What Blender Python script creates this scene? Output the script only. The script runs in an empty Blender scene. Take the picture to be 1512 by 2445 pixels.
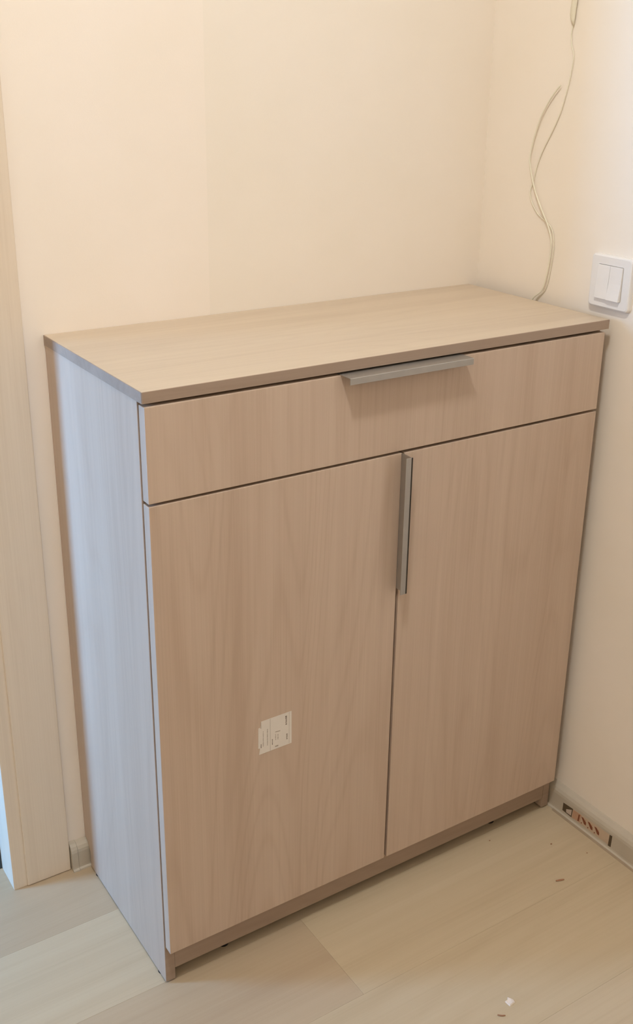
import bpy, bmesh, math, random
from mathutils import Vector, Matrix

random.seed(7)
scn = bpy.context.scene
COL = scn.collection

# ------------------------------------------------------------------ camera
F_PX = 2553.37
cam_d = bpy.data.cameras.new('camera')
cam_d.sensor_fit = 'VERTICAL'
cam_d.sensor_height = 36.0
cam_d.lens = F_PX * 36.0 / 2445.0
cam_d.shift_y = -59.6 / 2445.0
cam_d.clip_start = 0.02
cam = bpy.data.objects.new('camera', cam_d)
COL.objects.link(cam)
YAW, PITCH, ROLL = -0.5794, -0.3749, 0.0136
fw = Vector((-math.sin(YAW) * math.cos(PITCH), math.cos(YAW) * math.cos(PITCH), math.sin(PITCH)))
rt = Vector((math.cos(YAW), math.sin(YAW), 0))
up = rt.cross(fw)
r2 = rt * math.cos(ROLL) + up * math.sin(ROLL)
u2 = up * math.cos(ROLL) - rt * math.sin(ROLL)
M = Matrix((r2, u2, -fw)).transposed().to_4x4()
M.translation = Vector((-1.3075, -1.4745, 1.3007))
cam.matrix_world = M
scn.camera = cam

# ------------------------------------------------------------------ world, lights, exposure
world = bpy.data.worlds.new('world')
scn.world = world
world.use_nodes = True
wb = world.node_tree.nodes['Background']
wb.inputs['Color'].default_value = (0.55, 0.72, 1.0, 1)
wb.inputs['Strength'].default_value = 0.3

WINDOW_POWER = 43.0
WINDOW_COLOR = (0.20, 0.50, 1.0)
LAMP_STRENGTH = 166.0
LAMP_COLOR = (0.975, 0.995, 1.0)
LAMP_POS = (-1.10, -1.02, 2.55)

# daylight that falls through the window of the neighbouring room
wl = bpy.data.lights.new('window_daylight', 'AREA')
wl.shape = 'RECTANGLE'
wl.size = 1.42        # vertical
wl.size_y = 0.26
wl.energy = WINDOW_POWER
wl.color = WINDOW_COLOR
wlo = bpy.data.objects.new('window_daylight', wl)
COL.objects.link(wlo)
wlo.location = (-2.14, 0.365, 0.85)
wlo.rotation_euler = (0, -math.pi / 2, 0)

scn.view_settings.view_transform = 'Standard'
scn.view_settings.look = 'None'
scn.view_settings.gamma = 1.0
scn.view_settings.use_curve_mapping = False
scn.view_settings.exposure = 0.12


# ------------------------------------------------------------------ materials
def lin(r, g, b):
    def c(v):
        v /= 255.0
        return v / 12.92 if v <= 0.04045 else ((v + 0.055) / 1.055) ** 2.4
    return (c(r), c(g), c(b), 1.0)


def new_mat(name, rough=0.5, spec=0.4):
    m = bpy.data.materials.new(name)
    m.use_nodes = True
    b = m.node_tree.nodes['Principled BSDF']
    b.inputs['Roughness'].default_value = rough
    b.inputs['Specular IOR Level'].default_value = spec
    return m, m.node_tree.nodes, m.node_tree.links, b


def plain(name, rgb, rough=0.5, spec=0.4, metal=0.0, noise=0.04, scale=60.0):
    m, n, l, b = new_mat(name, rough, spec)
    b.inputs['Metallic'].default_value = metal
    tc = n.new('ShaderNodeTexCoord')
    nz = n.new('ShaderNodeTexNoise')
    nz.inputs['Scale'].default_value = scale
    nz.inputs['Detail'].default_value = 3
    l.new(tc.outputs['Object'], nz.inputs['Vector'])
    rp = n.new('ShaderNodeValToRGB')
    c = lin(*rgb)
    rp.color_ramp.elements[0].position = 0.3
    rp.color_ramp.elements[1].position = 0.7
    rp.color_ramp.elements[0].color = tuple(max(0, v * (1 - noise)) for v in c[:3]) + (1,)
    rp.color_ramp.elements[1].color = tuple(min(1, v * (1 + noise)) for v in c[:3]) + (1,)
    l.new(nz.outputs['Fac'], rp.inputs['Fac'])
    l.new(rp.outputs['Color'], b.inputs['Base Color'])
    return m


def wood(name, light, mid, dark, axis='Z', rough=0.42, spec=0.35, offset=(0, 0, 0), k=1.0, figure=0.35, fine=0.5):
    """printed wood laminate, grain running along one axis"""
    m, n, l, b = new_mat(name, rough, spec)
    geo = n.new('ShaderNodeNewGeometry')
    ad = n.new('ShaderNodeVectorMath'); ad.operation = 'ADD'
    ad.inputs[1].default_value = offset
    l.new(geo.outputs['Position'], ad.inputs[0])

    def stretched(across, along):
        s = [across * k] * 3
        s['XYZ'.index(axis)] = along * k
        mp = n.new('ShaderNodeVectorMath'); mp.operation = 'MULTIPLY'
        mp.inputs[1].default_value = s
        l.new(ad.outputs[0], mp.inputs[0])
        return mp.outputs[0]

    def noise(vec, detail=4, rough_=0.55, dist=0.0):
        t = n.new('ShaderNodeTexNoise')
        t.inputs['Scale'].default_value = 1.0
        t.inputs['Detail'].default_value = detail
        t.inputs['Roughness'].default_value = rough_
        t.inputs['Distortion'].default_value = dist
        l.new(vec, t.inputs['Vector'])
        return t.outputs['Fac']

    def math_(op, a, b_):
        t = n.new('ShaderNodeMath'); t.operation = op
        for i, v in enumerate((a, b_)):
            if isinstance(v, (int, float)):
                t.inputs[i].default_value = v
            else:
                l.new(v, t.inputs[i])
        return t.outputs[0]

    broad = noise(stretched(16, 0.55), 2, 0.5, 0.3)
    streak = noise(stretched(95, 1.1), 4, 0.6, 0.2)
    hair = noise(stretched(420, 4.0), 3, 0.6, 0.1)
    # cathedral figure: thin repeated contour lines of a slow field
    field = noise(stretched(7.0, 0.75), 1, 0.4, 0.6)
    ring = math_('SINE', math_('MULTIPLY', field, 95.0), 0)
    ring = math_('POWER', math_('MULTIPLY', math_('ADD', ring, 1.0), 0.5), 4.0)
    fac = math_('ADD', math_('MULTIPLY', broad, 0.62), math_('MULTIPLY', streak, 0.38))
    fac = math_('ADD', fac, math_('MULTIPLY', math_('SUBTRACT', hair, 0.5), 0.22 * fine * 2))
    fac = math_('SUBTRACT', fac, math_('MULTIPLY', ring, 0.10 * figure * 2))
    rp = n.new('ShaderNodeValToRGB')
    e = rp.color_ramp.elements
    e[0].position, e[0].color = 0.26, lin(*dark)
    e[1].position, e[1].color = 0.72, lin(*light)
    mm = e.new(0.48); mm.color = lin(*mid)
    l.new(fac, rp.inputs['Fac'])
    l.new(rp.outputs['Color'], b.inputs['Base Color'])
    bp = n.new('ShaderNodeBump')
    bp.inputs['Strength'].default_value = 0.06
    bp.inputs['Distance'].default_value = 0.0006
    l.new(hair, bp.inputs['Height'])
    l.new(bp.outputs['Normal'], b.inputs['Normal'])
    return m


def wallpaper(name, rgb):
    m, n, l, b = new_mat(name, 0.75, 0.25)
    geo = n.new('ShaderNodeNewGeometry')
    n1 = n.new('ShaderNodeTexNoise'); n1.inputs['Scale'].default_value = 900; n1.inputs['Detail'].default_value = 2
    n2 = n.new('ShaderNodeTexNoise'); n2.inputs['Scale'].default_value = 5; n2.inputs['Detail'].default_value = 3
    l.new(geo.outputs['Position'], n1.inputs['Vector'])
    l.new(geo.outputs['Position'], n2.inputs['Vector'])
    rp = n.new('ShaderNodeValToRGB')
    c = lin(*rgb)
    rp.color_ramp.elements[0].position = 0.3
    rp.color_ramp.elements[1].position = 0.7
    rp.color_ramp.elements[0].color = (c[0] * 0.985, c[1] * 0.98, c[2] * 0.965, 1)
    rp.color_ramp.elements[1].color = (min(1, c[0] * 1.01), min(1, c[1] * 1.01), min(1, c[2] * 1.02), 1)
    l.new(n2.outputs['Fac'], rp.inputs['Fac'])
    l.new(rp.outputs['Color'], b.inputs['Base Color'])
    bp = n.new('ShaderNodeBump'); bp.inputs['Strength'].default_value = 0.12; bp.inputs['Distance'].default_value = 0.0005
    l.new(n1.outputs['Fac'], bp.inputs['Height'])
    l.new(bp.outputs['Normal'], b.inputs['Normal'])
    return m


WL, WM, WD = (206, 183, 162), (198, 174, 153), (188, 163, 142)
M_front = wood('laminate_front', WL, WM, WD, 'Z', offset=(3.1, 0.4, 0.2), fine=0.75)
M_front_l = wood('laminate_door_left', WL, WM, WD, 'Z', offset=(5.35, 1.9, 3.5), figure=0.6, fine=0.8)
M_front_r = wood('laminate_door_right', WL, WM, WD, 'Z', offset=(9.75, 4.2, 6.4), figure=0.45, fine=0.75)
M_side = wood('laminate_side', WL, WM, WD, 'Z', offset=(1.3, 2.2, 9.1))
M_top_lit = wood('laminate_top_lit', (212, 193, 168), (205, 185, 160), (196, 175, 150), 'X', offset=(0.7, 6.1, 1.0), rough=0.36)  # same laminate as the fronts, lamp light on the top lightened into the colour
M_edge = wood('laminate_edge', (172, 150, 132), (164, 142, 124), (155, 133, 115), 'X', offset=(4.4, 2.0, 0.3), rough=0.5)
M_in = wood('laminate_inside', WL, WM, WD, 'Z', offset=(7.1, 2.2, 2.1))
M_case = wood('casing_foil', (236, 219, 198), (230, 212, 190), (221, 202, 179), 'Z', offset=(2.1, 8.0, 0.0), figure=0.15, fine=0.8)
M_alu = plain('anodised_aluminium', (174, 168, 160), 0.45, 0.5, 0.75, 0.03)
M_alu_dark = plain('handle_edge_dark', (58, 50, 42), 0.6, 0.3)  # thin dark strip along the outer edge of the door pull
M_black = plain('black_plastic', (22, 20, 18), 0.5, 0.4)
M_white = plain('white_plastic', (237, 231, 224), 0.28, 0.5, 0, 0.01)
M_skirt = plain('skirting_plastic', (196, 184, 165), 0.42, 0.45, 0, 0.03, 25)
M_gasket = plain('skirting_gasket', (168, 148, 124), 0.6, 0.3)
M_cable = plain('cable_sheath', (236, 228, 205), 0.5, 0.4)
M_sleeve = plain('cable_sleeve', (232, 222, 198), 0.5, 0.4)
M_paper_l = wallpaper('wallpaper_warm', (248, 235, 220))
M_paper = wallpaper('wallpaper', (245, 233, 217))
M_paper_o = wallpaper('plain_paint', (232, 226, 214))
M_ceil = plain('ceiling_paint', (240, 238, 233), 0.8, 0.2, 0, 0.01)
M_lab = plain('label_paper', (226, 216, 204), 0.55, 0.3, 0, 0.02)
M_ink = plain('label_ink', (120, 106, 92), 0.6, 0.2)
M_ink2 = plain('label_ink_pale', (170, 156, 140), 0.6, 0.2)
M_sdark = plain('sticker_dark', (92, 76, 56), 0.5, 0.3)
M_sgrey = plain('sticker_grey', (205, 186, 170), 0.5, 0.3)
M_sor = plain('sticker_orange', (198, 156, 126), 0.5, 0.3)
M_scr = plain('sticker_cream', (204, 180, 154), 0.5, 0.3)
M_sred = plain('sticker_red', (132, 76, 50), 0.5, 0.3)
M_splinter = plain('splinter_wood', (165, 122, 94), 0.7, 0.2)
M_scrap = plain('paper_scrap', (235, 220, 205), 0.6, 0.2)
M_metal = plain('lamp_base', (225, 225, 222), 0.4, 0.5)
FL = [((206, 187, 157), (198, 178, 147), (186, 165, 134)),
      ((196, 175, 146), (188, 166, 137), (177, 154, 126)),
      ((208, 190, 160), (201, 181, 151), (190, 169, 139))]
M_floor = [wood('floor_plank_%d' % i, a, b, c, 'X', rough=0.5, spec=0.35, offset=(1.7 * i, 3.3 * i, 0), k=0.55, figure=0.25)
           for i, (a, b, c) in enumerate(FL)]
M_sub = plain('floor_joint', (120, 102, 84), 0.7, 0.2)

m, n, l, b = new_mat('lamp_diffuser', 0.4, 0.3)
b.inputs['Base Color'].default_value = (0.9, 0.88, 0.85, 1)
b.inputs['Emission Color'].default_value = LAMP_COLOR + (1,)
b.inputs['Emission Strength'].default_value = LAMP_STRENGTH
M_lamp = m
m, n, l, b = new_mat('window_glass', 0.05, 0.5)
tr = n.new('ShaderNodeBsdfTransparent'); mx = n.new('ShaderNodeMixShader')
mx.inputs[0].default_value = 0.08
l.new(tr.outputs[0], mx.inputs[1]); l.new(b.outputs[0], mx.inputs[2])
l.new(mx.outputs[0], n['Material Output'].inputs['Surface'])
M_glass = m


# ------------------------------------------------------------------ helpers
def tag(o, label=None, cat=None, group=None, kind=None):
    if label: o['label'] = label
    if cat: o['category'] = cat
    if group: o['group'] = group
    if kind: o['kind'] = kind
    return o


def link(name, bm, mats, parent=None, smooth=False):
    me = bpy.data.meshes.new(name)
    bmesh.ops.recalc_face_normals(bm, faces=bm.faces[:])
    bm.to_mesh(me); bm.free()
    if not isinstance(mats, (list, tuple)):
        mats = [mats]
    for mt in mats:
        me.materials.append(mt)
    if smooth:
        for p in me.polygons:
            p.use_smooth = True
    o = bpy.data.objects.new(name, me)
    COL.objects.link(o)
    if parent is not None:
        o.parent = parent
        o.matrix_parent_inverse = parent_inverse(parent)
    return o


def parent_inverse(p):
    mw = p.matrix_basis.copy()
    q = p
    while q.parent is not None:
        mw = q.parent.matrix_basis @ q.matrix_parent_inverse @ mw
        q = q.parent
    return mw.inverted()


def empty(name, loc):
    o = bpy.data.objects.new(name, None)
    o.location = loc
    o.empty_display_size = 0.05
    COL.objects.link(o)
    return o


def box(bm, x0, x1, y0, y1, z0, z1, mi=0):
    vs = [bm.verts.new((x, y, z)) for x in (x0, x1) for y in (y0, y1) for z in (z0, z1)]
    fs = []
    for q in ((0, 1, 3, 2), (4, 6, 7, 5), (0, 4, 5, 1), (2, 3, 7, 6), (0, 2, 6, 4), (1, 5, 7, 3)):
        f = bm.faces.new([vs[i] for i in q]); f.material_index = mi
        fs.append(f)
    return vs, fs


def bevel_all(bm, w, seg=2):
    if w > 0:
        bmesh.ops.recalc_face_normals(bm, faces=bm.faces[:])
        bmesh.ops.bevel(bm, geom=bm.edges[:], offset=w, segments=seg, profile=0.6, affect='EDGES', clamp_overlap=True)


def slab(name, ext, mat, parent=None, bev=0.0006, seg=2):
    bm = bmesh.new()
    box(bm, *ext)
    bevel_all(bm, bev, seg)
    return link(name, bm, mat, parent)


def prism(bm, poly, axis, a0, a1, mi=0):
    """extrude a 2-D polygon along an axis; poly coords are the two other axes in xyz order"""
    def mk(u, v, a):
        c = [u, v]; c.insert('XYZ'.index(axis), a)
        return bm.verts.new(c)
    A = [mk(u, v, a0) for u, v in poly]
    B = [mk(u, v, a1) for u, v in poly]
    k = len(poly)
    fs = [bm.faces.new(A), bm.faces.new(B[::-1])]
    for i in range(k):
        fs.append(bm.faces.new((A[i], B[i], B[(i + 1) % k], A[(i + 1) % k])))
    for f in fs:
        f.material_index = mi
    return fs


def catmull(pts, sub=8):
    P = [Vector(p) for p in pts]
    P = [P[0] * 2 - P[1]] + P + [P[-1] * 2 - P[-2]]
    out = []
    for i in range(1, len(P) - 2):
        for s in range(sub):
            t = s / sub
            a, b_, c, d = P[i - 1], P[i], P[i + 1], P[i + 2]
            out.append(0.5 * ((2 * b_) + (c - a) * t + (2 * a - 5 * b_ + 4 * c - d) * t * t + (3 * b_ - a - 3 * c + d) * t ** 3))
    out.append(P[-2])
    return out


def tube(bm, pts, rad, seg=8, squash=1.0):
    rings = []
    for i, p in enumerate(pts):
        t = (pts[min(i + 1, len(pts) - 1)] - pts[max(i - 1, 0)]).normalized()
        nx = Vector((1, 0, 0)); nx = (nx - t * nx.dot(t)).normalized()
        ny = t.cross(nx)
        r = rad[i] if isinstance(rad, list) else rad
        rings.append([bm.verts.new(p + nx * (r * squash * math.cos(2 * math.pi * k / seg)) + ny * (r * math.sin(2 * math.pi * k / seg))) for k in range(seg)])
    for A, B in zip(rings, rings[1:]):
        for k in range(seg):
            bm.faces.new((A[k], A[(k + 1) % seg], B[(k + 1) % seg], B[k]))
    bm.faces.new(rings[0][::-1]); bm.faces.new(rings[-1])


# ------------------------------------------------------------------ room shell
XL, YF, ZC = -2.10, -2.30, 2.60          # hallway: left wall, wall behind the camera, ceiling
DOOR_R, DOOR_L, DOOR_H = -0.945, -1.845, 2.05
ORX, ORY = -2.00, 3.2                    # neighbouring room
WT = 0.10

# floor: joint bed plus individual planks
FX = min(XL, ORX)
bm = bmesh.new(); box(bm, FX - 0.1, 0.1, YF - 0.1, ORY + 0.1, -0.03, -0.003)
floor = tag(link('floor', bm, M_sub), 'pale greige wood-look plank floor', 'floor', kind='structure')
PW, PL = 0.18, 1.22
row = 0
yy = 0.042 + PW * 17
rows = []
while yy > YF:
    rows.append(yy); yy -= PW
shifts = {}
for ri, y1 in enumerate(rows):
    near = -0.9 < y1 < 0.4
    key = round((y1 - 0.042) / PW)
    sh = {0: -0.18, -1: -0.02, -2: -0.571, -3: -0.21 - 0.6, -4: -0.45}.get(key, (key * 0.437) % PL)
    x = sh
    while x > FX: x -= PL
    while x < 0:
        a, c = max(x, FX), min(x + PL, 0.0)
        if c - a > 0.01:
            mi = random.randrange(3)
            if key == -1: mi = 2
            if key == -2: mi = 1 if x < -0.6 else 0
            if key == -3: mi = 0
            if key == 0: mi = 1
            slab('plank', (a + 0.00008, c - 0.00008, max(y1 - PW, YF) + 0.00008, min(y1, ORY) - 0.00008, -0.003, 0.0), M_floor[mi], floor, 0.00012, 1)
        x += PL

# back wall with the doorway
bm = bmesh.new()
box(bm, DOOR_R + 0.04, 0.1, 0, WT, 0, ZC)
box(bm, XL - 0.1, DOOR_L - 0.04, 0, WT, 0, ZC)
box(bm, DOOR_L - 0.04, DOOR_R + 0.04, 0, WT, DOOR_H + 0.04, ZC)
wall_back = tag(link('wall_back', bm, M_paper), 'beige papered wall behind the cabinet with doorway', 'wall', kind='structure')
for a, c, mt in ((-0.905, -0.5460, M_paper_l), (-0.5460, 0.0, M_paper)):
    slab('wallpaper_strip', (a, c, -0.0006, 0.0, 0.0, ZC), mt, wall_back, 0)

bm = bmesh.new(); box(bm, 0, 0.1, YF, 0, 0, ZC)
tag(link('wall_right', bm, M_paper), 'beige papered wall with the light switch and cables', 'wall', kind='structure')
bm = bmesh.new(); box(bm, XL - 0.1, XL, YF, 0, 0, ZC)
tag(link('wall_left', bm, M_paper), 'beige hallway wall opposite the switch wall', 'wall', kind='structure')
bm = bmesh.new(); box(bm, XL - 0.1, 0.1, YF - 0.1, YF, 0, ZC)
tag(link('wall_front', bm, M_paper), 'beige hallway wall behind the camera', 'wall', kind='structure')
bm = bmesh.new(); box(bm, FX - 0.1, 0.1, YF - 0.1, ORY + 0.1, ZC, ZC + 0.1)
tag(link('ceiling', bm, M_ceil), 'white painted ceiling', 'ceiling', kind='structure')

# neighbouring room seen past the doorway
bm = bmesh.new(); box(bm, ORX, 0.1, ORY, ORY + 0.1, 0, ZC)
tag(link('wall_far', bm, M_paper_o), 'pale far wall of the room beyond the doorway', 'wall', kind='structure')
bm = bmesh.new(); box(bm, 0, 0.1, WT, ORY, 0, ZC)
tag(link('wall_far_right', bm, M_paper_o), 'pale side wall of the room beyond the doorway', 'wall', kind='structure')
WY0, WY1, WZ0, WZ1 = 0.175, 0.555, 0.10, 1.62
bm = bmesh.new()
box(bm, ORX - 0.1, ORX, WT, WY0, 0, ZC); box(bm, ORX - 0.1, ORX, WY1, ORY, 0, ZC)
box(bm, ORX - 0.1, ORX, WY0, WY1, 0, WZ0); box(bm, ORX - 0.1, ORX, WY0, WY1, WZ1, ZC)
tag(link('wall_far_left', bm, M_paper_o), 'pale window wall of the room beyond the doorway', 'wall', kind='structure')
win = tag(empty('window_1', (ORX - 0.06, (WY0 + WY1) / 2, WZ0)), 'white framed window of the room beyond the doorway', 'window', kind='structure')
for e in ((WY0, WY0 + 0.05, WZ0, WZ1), (WY1 - 0.05, WY1, WZ0, WZ1), (WY0 + 0.05, WY1 - 0.05, WZ0, WZ0 + 0.05), (WY0 + 0.05, WY1 - 0.05, WZ1 - 0.05, WZ1)):
    slab('window_frame', (ORX - 0.08, ORX - 0.03, *e), M_white, win, 0.003)
slab('window_pane', (ORX - 0.058, ORX - 0.052, WY0 + 0.05, WY1 - 0.05, WZ0 + 0.05, WZ1 - 0.05), M_glass, win, 0)

# door frame: jambs, casings
dr = tag(empty('door_1', (DOOR_R, 0, 0)), 'light wood-look door frame at the left edge', 'door frame', kind='structure')
JY1 = WT + 0.008
slab('jamb', (DOOR_R, DOOR_R + 0.04, -0.006, JY1, 0, DOOR_H + 0.04), M_case, dr, 0.001)
slab('jamb', (DOOR_L - 0.04, DOOR_L, -0.006, JY1, 0, DOOR_H + 0.04), M_case, dr, 0.001)
slab('door_head', (DOOR_L, DOOR_R, -0.006, JY1, DOOR_H, DOOR_H + 0.04), M_case, dr, 0.001)


def casing(ext):
    return slab('casing', ext, M_case, dr, 0.0025, 3)


casing((-0.922, -0.8455, -0.009, 0.0, 0.0005, DOOR_H + 0.09))
casing((-1.9445, -1.868, -0.009, 0.0, 0.0005, DOOR_H + 0.09))
casing((-1.868, -0.922, -0.009, 0.0, DOOR_H + 0.016, DOOR_H + 0.09))
slab('seal', (DOOR_R - 0.006, DOOR_R, 0.058, 0.066, 0.0, DOOR_H), plain('door_seal', (70, 78, 82), 0.7, 0.2), dr, 0.001)

# skirting boards (profile: distance from wall, height)
PROF = [(0.0, 0.0), (0.0185, 0.0), (0.0180, 0.0025), (0.0150, 0.0045), (0.0145, 0.0075), (0.0145, 0.036), (0.0135, 0.041),
        (0.0105, 0.046), (0.0060, 0.0495), (0.0015, 0.0515), (0.0, 0.052)]
bm = bmesh.new()
prism(bm, [(-d - 0.0007, z) for d, z in PROF], 'X', -0.8330, -0.0007)
bb = tag(link('baseboard_back', bm, M_skirt), 'short grey plastic skirting between door frame and cabinet', 'baseboard', kind='structure')
bm = bmesh.new()
prism(bm, [(-d * 1.05 - 0.0007, z * 1.02) for d, z in PROF], 'X', -0.8445, -0.8335)
link('end_cap', bm, M_skirt, bb)
bm = bmesh.new()
prism(bm, [(-d, z) for d, z in PROF], 'Y', YF + 0.001, -0.02)
br = tag(link('baseboard_right', bm, M_skirt), 'grey plastic skirting under the switch wall with sticker', 'baseboard', kind='structure')
bm = bmesh.new()
prism(bm, [(-0.0215, 0.0), (-0.0180, 0.0), (-0.0180, 0.003), (-0.0195, 0.0028)], 'Y', YF + 0.001, -0.335)
link('gasket', bm, M_gasket, br)


def flat(bm, poly, x, thick, mi):
    prism(bm, poly, 'X', x - thick, x, mi)


bm = bmesh.new()
flat(bm, [(-0.3790, 0.0288), (-0.4685, 0.0325), (-0.4676, 0.0105), (-0.3785, 0.0095)], -0.01455, 0.00012, 1)
flat(bm, [(-0.3807, 0.0281), (-0.4008, 0.0294), (-0.3994, 0.0119), (-0.3796, 0.0098)], -0.01467, 0.00005, 0)
sticker = link('sticker', bm, [M_sor, M_scr], br)
sticker['label'] = 'long printed sticker on the skirting face'
PR = [
    ([(-0.3555, 0.0275), (-0.3800, 0.0290), (-0.3783, 0.0094), (-0.3550, 0.0104)], 0, 0.00018),
    ([(-0.3640, 0.0185), (-0.3775, 0.0255), (-0.3767, 0.0120), (-0.3645, 0.0118)], 1, 0.00024),
    ([(-0.3832, 0.0263), (-0.3849, 0.0263), (-0.3832, 0.0122), (-0.3815, 0.0122)], 2, 0.0002),
    ([(-0.3880, 0.0268), (-0.3893, 0.0268), (-0.3878, 0.0122), (-0.3865, 0.0122)], 2, 0.0002),
    ([(-0.3944, 0.0268), (-0.3977, 0.0273), (-0.3964, 0.0124), (-0.3930, 0.0119)], 3, 0.0002),
]
for k in range(3):
    o = -0.0160 * k
    PR.append(([(-0.4010 + o, 0.0263), (-0.4060 + o, 0.0268), (-0.4134 + o, 0.0210), (-0.4139 + o, 0.0149), (-0.4092 + o, 0.0150)], 3, 0.0002))
    PR.append(([(-0.4015 + o, 0.0142), (-0.4040 + o, 0.0152), (-0.4040 + o, 0.0129), (-0.4018 + o, 0.0118)], 3, 0.0002))
    PR.append(([(-0.4105 + o, 0.0262), (-0.4125 + o, 0.0262), (-0.4128 + o, 0.0235), (-0.4112 + o, 0.0232)], 2, 0.0002))
PR.append(([(-0.4689, 0.0325), (-0.4749, 0.0336), (-0.4742, 0.0091), (-0.4679, 0.0085)], 0, 0.0002))
for poly, mi, th in PR:
    bm = bmesh.new()
    flat(bm, poly, -0.0146, th, 0)
    link('print', bm, [M_sdark, M_sgrey, M_sor, M_sred][mi], sticker)

# ------------------------------------------------------------------ the cabinet
G, W, D, H = 0.020, 0.7938, 0.321, 0.9377
CL, CR = -W - G, -G                      # outer faces of the sides
TT = 0.0150                              # worktop thickness
ZB = 0.003                               # bottom of the panels, on glides
T = 0.016
FT = 0.0175                              # front thickness
FY1 = -D - 0.0015
FY0 = FY1 - 0.0165
cab = tag(empty('shoe_cabinet', ((CL + CR) / 2, -D / 2, 0)), 'ash wood-look shoe cabinet with one drawer above two doors', 'cabinet')


def side(x0, x1):
    bm = bmesh.new()
    prism(bm, [(-D, ZB), (-0.022, ZB), (-0.022, 0.036), (-0.012, 0.050), (-0.0015, 0.056), (-0.0015, H - TT), (-D, H - TT)], 'X', x0, x1)
    bevel_all(bm, 0.0005, 1)
    o = link('side_panel', bm, [M_side], cab)
    return o


side(CL, CL + T)
side(CR - T, CR)
# front edge bands of the side panels
for x0 in (CL, CR - T):
    slab('edge_band', (x0 + 0.0003, x0 + T - 0.0003, -D - 0.0006, -D, ZB + 0.0005, H - TT - 0.0005), M_edge, cab, 0)
# worktop with edge bands
wt = slab('worktop', (CL, CR, -D - 0.0165, -0.001, H - TT, H), M_top_lit, cab, 0.0006)
slab('edge_band', (CL - 0.0004, CR + 0.0004, -D - 0.0175, -D - 0.0165, H - TT + 0.0002, H - 0.0003), M_edge, wt, 0.0002, 1)
slab('edge_band', (CL - 0.0010, CL, -D - 0.0165, -0.001, H - TT + 0.0002, H - 0.0003), M_edge, wt, 0.0002, 1)
# carcass interior
slab('back_panel', (CL + T, CR - T, -0.018, -0.015, 0.06, H - TT), M_in, cab, 0)
slab('bottom_panel', (CL + T, CR - T, -D + 0.0156, -0.018, 0.060, 0.076), M_in, cab, 0)
slab('divider', (CL + T, CR - T, -D + 0.004, -0.018, 0.784, 0.800), M_in, cab, 0)
slab('shelf', (CL + T, CR - T, -D + 0.02, -0.018, 0.42, 0.436), M_in, cab, 0)
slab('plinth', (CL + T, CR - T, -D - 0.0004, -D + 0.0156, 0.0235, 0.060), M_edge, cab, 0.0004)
# glides
for x, y in ((-0.702, -0.2955), (-0.1425, -0.2955)):
    bm = bmesh.new()
    bmesh.ops.create_cone(bm, cap_ends=True, segments=20, radius1=0.0085, radius2=0.0075, depth=0.060)
    bmesh.ops.translate(bm, verts=bm.verts[:], vec=(x, y, 0.030))
    link('leg', bm, M_black, cab)
for x, y in ((CL + 0.008, -0.295), (CL + 0.008, -0.045), (CR - 0.008, -0.295), (CR - 0.008, -0.045)):
    bm = bmesh.new()
    bmesh.ops.create_cone(bm, cap_ends=True, segments=16, radius1=0.0085, radius2=0.0075, depth=0.004)
    bmesh.ops.translate(bm, verts=bm.verts[:], vec=(x, y, 0.002))
    link('glide', bm, M_black, cab)

ZD1, ZD2, ZD3, ZDB = 0.9185, 0.7930, 0.7893, 0.0715
DL, DRR = CL + 0.0015, CR - 0.0076
MID = -0.417
drawer = slab('drawer_front', (DL, DRR, FY0, FY1, ZD2, ZD1), M_front, cab, 0.0010)
door_a = slab('door', (DL, MID - 0.0027, FY0, FY1, ZDB, ZD3), M_front_l, cab, 0.0010)
door_b = slab('door', (MID + 0.0024, DRR, FY0, FY1, ZDB, ZD3 - 0.0005), M_front_r, cab, 0.0010)
# drawer box behind the front
slab('drawer_box', (CL + T + 0.013, CR - T - 0.013, -D + 0.002, -0.06, 0.815, 0.895), M_in, drawer, 0)

# drawer pull: L profile sitting on the top edge, plate forward, lip down
HX0, HX1 = -0.5285, -0.3165
PD = 0.0225
bm = bmesh.new()
prism(bm, [(FY1, ZD1), (FY1, ZD1 + 0.0014), (FY0 - PD, ZD1 + 0.0014), (FY0 - PD - 0.0006, ZD1 + 0.0008), (FY0 - PD - 0.0006, ZD1 - 0.0080),
           (FY0 - PD + 0.0010, ZD1 - 0.0080), (FY0 - PD + 0.0010, ZD1)], 'X', HX0, HX1)
bevel_all(bm, 0.0002, 1)
h = link('handle', bm, M_alu, drawer)
h['label'] = 'satin aluminium edge pull'
# door pull: same profile upright on the inner edge of the left-hand door
HZ0, HZ1 = 0.5745, ZD3 - 0.0003
xe = MID - 0.0027
bm = bmesh.new()
prism(bm, [(xe, FY1), (xe + 0.0014, FY1), (xe + 0.0014, FY0 - PD + 0.0008), (xe + 0.0014, FY0 - PD), (xe - 0.0090, FY0 - PD), (xe - 0.0090, FY0 - PD + 0.0014), (xe, FY0 - PD + 0.0014)],
      'Z', HZ0, HZ1)
bevel_all(bm, 0.0002, 1)
h = link('handle', bm, M_alu, door_a)
h['label'] = 'upright satin aluminium edge pull'
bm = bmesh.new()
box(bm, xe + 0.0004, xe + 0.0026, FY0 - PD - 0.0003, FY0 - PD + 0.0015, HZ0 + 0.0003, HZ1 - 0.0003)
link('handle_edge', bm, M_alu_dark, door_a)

# printed paper label on the left-hand door (code square left blank)
bm = bmesh.new()


def lab(poly, mi, y0, th):
    prism(bm, poly, 'Y', y0 - th, y0, mi)


lab([(-0.6545, 0.4222), (-0.6030, 0.4227), (-0.6027, 0.3674), (-0.6582, 0.3665), (-0.6567, 0.3772), (-0.6595, 0.3778), (-0.6592, 0.4123), (-0.6559, 0.4121)], 0, FY0 - 0.0001, 0.00025)
yk = FY0 - 0.00035


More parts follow.
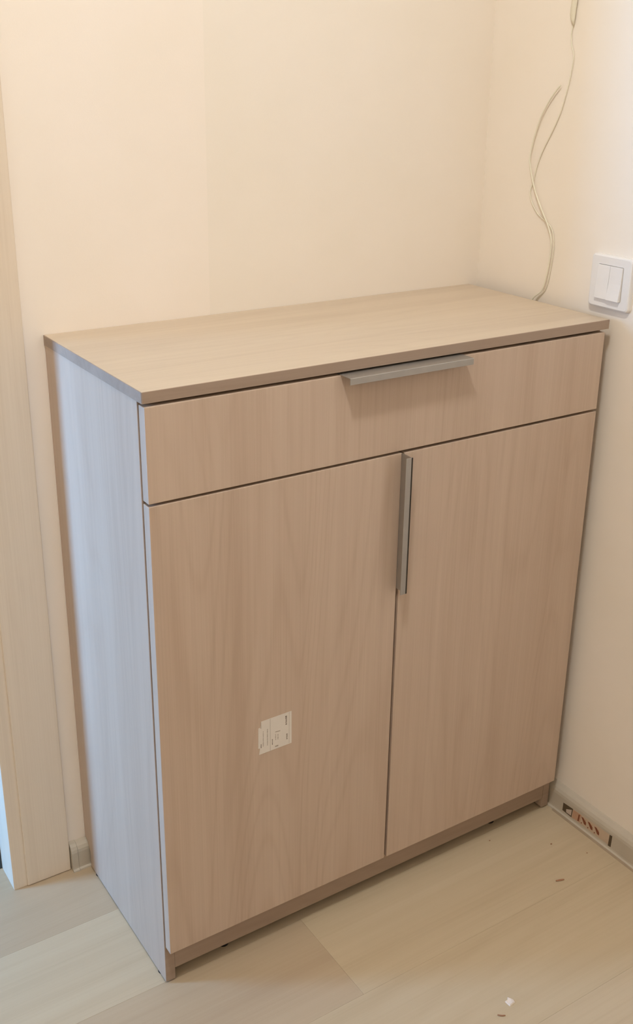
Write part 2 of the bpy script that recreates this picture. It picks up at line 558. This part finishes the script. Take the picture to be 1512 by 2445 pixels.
def text_column(x0, x1, z0, z1, mi, step=0.0022):
    z = z1
    while z - 0.0008 > z0:
        hgt = random.uniform(0.5, 0.9) * step
        zz = max(z - hgt, z0)
        dx = random.uniform(0, 0.25) * (x1 - x0)
        lab([(x0 + dx, zz), (x1, zz), (x1, z), (x0 + dx, z)], mi, yk, 0.00006)
        z -= step


text_column(-0.6139, -0.6110, 0.4018, 0.4175, 1, 0.0026)
text_column(-0.6122, -0.6099, 0.3760, 0.3862, 1, 0.0026)
text_column(-0.6520, -0.6506, 0.3775, 0.4045, 2)
text_column(-0.6449, -0.6434, 0.3782, 0.4062, 2)
text_column(-0.6367, -0.6352, 0.3760, 0.3857, 1)
text_column(-0.6311, -0.6296, 0.3816, 0.3927, 2)
text_column(-0.6271, -0.6256, 0.3816, 0.3912, 2)
text_column(-0.6556, -0.6541, 0.3775, 0.3836, 1)
text_column(-0.6556, -0.6544, 0.4108, 0.4214, 2)
lab([(-0.6309, 0.3955), (-0.6224, 0.3950), (-0.6224, 0.3964), (-0.6309, 0.3968)], 2, yk, 0.00006)
lab([(-0.6311, 0.3702), (-0.6257, 0.3702), (-0.6257, 0.3724), (-0.6311, 0.3724)], 2, yk, 0.00006)
lab([(-0.6397, 0.3670), (-0.6392, 0.3670), (-0.6392, 0.4218), (-0.6397, 0.4218)], 2, yk, 0.00006)
lab([(-0.6072, 0.3682), (-0.6068, 0.3682), (-0.6068, 0.4220), (-0.6072, 0.4220)], 2, yk, 0.00006)
lb = link('paper_label', bm, [M_lab, M_ink, M_ink2], door_a)
lb['label'] = 'small white printed paper label with torn corners'

# ------------------------------------------------------------------ light switch
SY, SZ, SH_ = -0.3198, 0.9908, 0.0415
sw = tag(empty('light_switch', (0, SY, SZ - SH_)), 'white double-rocker light switch on the wall above the cabinet', 'switch')


def rrect(cy, cz, hy, hz, r, k=6):
    P = []
    for qy, qz, a0 in ((1, 1, 0), (-1, 1, 90), (-1, -1, 180), (1, -1, 270)):
        for i in range(k + 1):
            a = math.radians(a0 + 90 * i / k)
            P.append((cy + qy * (hy - r) + r * math.cos(a), cz + qz * (hz - r) + r * math.sin(a)))
    return P


bm = bmesh.new()
layers = [(0.0, 0.0, 0.006), (0.0055, 0.0, 0.006), (0.0078, 0.0008, 0.0058), (0.0090, 0.0028, 0.005)]
rings = [[bm.verts.new((-d, y, z)) for y, z in rrect(SY, SZ, SH_ - ins, SH_ - ins, r)] for d, ins, r in layers]
# inner opening
rings.append([bm.verts.new((-0.0088, y, z)) for y, z in rrect(SY, SZ, 0.0258, 0.0268, 0.002)])
rings.append([bm.verts.new((-0.0040, y, z)) for y, z in rrect(SY, SZ, 0.0256, 0.0266, 0.002)])
for A, B in zip(rings, rings[1:]):
    for i in range(len(A)):
        bm.faces.new((A[i], A[(i + 1) % len(A)], B[(i + 1) % len(A)], B[i]))
bm.faces.new(rings[0]); bm.faces.new(rings[-1][::-1])
link('frame', bm, M_white, sw)
for y0, y1, pt, pb in ((SY + 0.0003, SY + 0.0252, 0.0105, 0.0135), (SY - 0.0252, SY - 0.0003, 0.0110, 0.0150)):
    bm = bmesh.new()
    prism(bm, [(-0.0042, SZ - 0.0262), (-pb, SZ - 0.0262), (-0.0118, SZ), (-pt, SZ + 0.0262), (-0.0042, SZ + 0.0262)], 'Y', y0, y1)
    bevel_all(bm, 0.0006, 2)
    link('rocker', bm, M_white, sw)

# ------------------------------------------------------------------ cables on the right wall
A = [(-0.1480, 0.55), (-0.1490, 0.80), (-0.1500, 0.90), (-0.1525, 0.9343), (-0.1718, 0.9554), (-0.1807, 0.994), (-0.1826, 1.0328), (-0.1722, 1.059), (-0.1521, 1.0861),
     (-0.133, 1.1157), (-0.12, 1.1459), (-0.1163, 1.1664), (-0.1228, 1.1975), (-0.134, 1.2283), (-0.1474, 1.2506), (-0.1612, 1.2676), (-0.1713, 1.2775)]
B = [(-0.1520, 0.55), (-0.1535, 0.80), (-0.1545, 0.90), (-0.1575, 0.9343), (-0.1755, 0.9560), (-0.1835, 0.994), (-0.1850, 1.0328), (-0.1745, 1.0585), (-0.1443, 1.0747), (-0.1267, 1.0919),
     (-0.12, 1.1082), (-0.1254, 1.1276), (-0.1314, 1.153), (-0.1431, 1.1804), (-0.1601, 1.2096), (-0.1738, 1.2378), (-0.1835, 1.271), (-0.1886, 1.2959),
     (-0.1907, 1.3204), (-0.1845, 1.3353), (-0.1815, 1.3500), (-0.1830, 1.3650), (-0.1835, 1.3800)]
for pts, off, r, lab_ in ((A, 0.0049, 0.0013, 'thin cream cable arcing left and ending loose on the wall'),
                          (B, 0.0017, 0.0009, 'thin cream cable running up into the flat sleeve')):
    P = [Vector((-off - (0.003 if z < 0.94 else 0), y, z)) for y, z in pts]
    bm = bmesh.new()
    tube(bm, catmull(P, 6), r, 8)
    tag(link('cable', bm, M_cable, None, True), lab_, 'cable', 'cables hanging on the switch wall')
S = [(-0.1858, 1.3646, 0.0015), (-0.1840, 1.3718, 0.0036), (-0.1826, 1.3790, 0.0054), (-0.1829, 1.3888, 0.0056), (-0.1840, 1.3998, 0.0058), (-0.1855, 1.45, 0.0058),
     (-0.186, 1.60, 0.0058), (-0.185, 2.0, 0.0058), (-0.185, 2.59, 0.0058)]
bm = bmesh.new()
tube(bm, [Vector((-0.0036, y, z)) for y, z, r in S], [r for *_, r in S], 10, 0.45)
tag(link('cable_sleeve', bm, M_sleeve, None, True), 'flat cream cable sleeve at the top of the switch wall', 'cable sleeve')

# ------------------------------------------------------------------ litter on the floor
def litter(name, pts, w, hgt, mat, label):
    bm = bmesh.new()
    P = [Vector((x, y, hgt * 0.55)) for x, y in pts]
    tube(bm, catmull(P, 4), [w * (0.55 + 0.45 * math.sin(math.pi * (i + 0.7) / (4 * (len(pts) - 1) + 1.4))) for i in range(4 * (len(pts) - 1) + 1)], 6, 1.0)
    return tag(link(name, bm, mat), label, 'debris', 'litter on the floor')


litter('wood_splinter', [(-0.1518, -0.4780), (-0.1445, -0.4805), (-0.1375, -0.4832)], 0.0016, 0.0026, M_splinter, 'short straight brown wood splinter near the skirting')
litter('wood_shaving', [(-0.4262, -0.6350), (-0.4222, -0.6392), (-0.4170, -0.6420)], 0.0012, 0.0022, M_splinter, 'small curled brown shaving below the white scrap')
for x, y, r, cl in ((-0.0908, -0.4045, 0.0018, 'largest brown crumb on the floor near the skirting corner'), (-0.1790, -0.3385, 0.0014, 'tiny brown crumb on the floor close to the cabinet doors'),
                    (-0.0533, -0.4559, 0.0013, 'tiny brown crumb on the floor beside the skirting sticker')):
    bm = bmesh.new()
    bmesh.ops.create_icosphere(bm, subdivisions=1, radius=r)
    for v in bm.verts:
        v.co = Vector((v.co.x * random.uniform(0.8, 1.3), v.co.y * random.uniform(0.7, 1.2), v.co.z * 0.5)) + Vector((x, y, r * 0.5))
    tag(link('crumb', bm, M_splinter), cl, 'debris', 'crumbs on the floor')
bm = bmesh.new()
ctr = Vector((-0.3938, -0.6261, 0))
prof = [(0.0, 0.0075), (35, 0.006), (70, 0.0085), (110, 0.004), (150, 0.0075), (190, 0.0065), (230, 0.009), (280, 0.006), (320, 0.0085)]
V0 = [bm.verts.new(ctr + Vector((r * math.cos(math.radians(a)), r * math.sin(math.radians(a)), 0.0003))) for a, r in prof]
V1 = [bm.verts.new(ctr + Vector((0.8 * r * math.cos(math.radians(a)), 0.8 * r * math.sin(math.radians(a)), 0.0012 + 0.0012 * random.random()))) for a, r in prof]
for i in range(len(V0)):
    j = (i + 1) % len(V0)
    bm.faces.new((V0[i], V0[j], V1[j], V1[i]))
bm.faces.new(V1); bm.faces.new(V0[::-1])
tag(link('paper_scrap', bm, M_scrap), 'small crumpled white scrap on the floor', 'debris', 'litter on the floor')

# ------------------------------------------------------------------ ceiling lamp (above the frame)
lx, ly, lz = LAMP_POS
lamp = tag(empty('ceiling_lamp', (lx, ly, ZC)), 'round ceiling lamp above the hallway', 'lamp')
bm = bmesh.new()
bmesh.ops.create_cone(bm, cap_ends=True, segments=40, radius1=0.115, radius2=0.115, depth=0.02)
bmesh.ops.translate(bm, verts=bm.verts[:], vec=(lx, ly, ZC - 0.0105))
link('lamp_base', bm, M_metal, lamp)
bm = bmesh.new()
prev = None
for i in range(7):
    a = math.pi / 2 * i / 6
    r, zz = 0.10 * math.cos(a), ZC - 0.021 - 0.06 * math.sin(a)
    if i == 6:
        tip = bm.verts.new((lx, ly, zz))
        for k in range(40):
            bm.faces.new((prev[k], prev[(k + 1) % 40], tip))
        break
    ring = [bm.verts.new((lx + r * math.cos(2 * math.pi * k / 40), ly + r * math.sin(2 * math.pi * k / 40), zz)) for k in range(40)]
    if prev:
        for k in range(40):
            bm.faces.new((prev[k], prev[(k + 1) % 40], ring[(k + 1) % 40], ring[k]))
    else:
        bm.faces.new(ring[::-1])
    prev = ring
link('lamp_shade', bm, M_lamp, lamp, True)
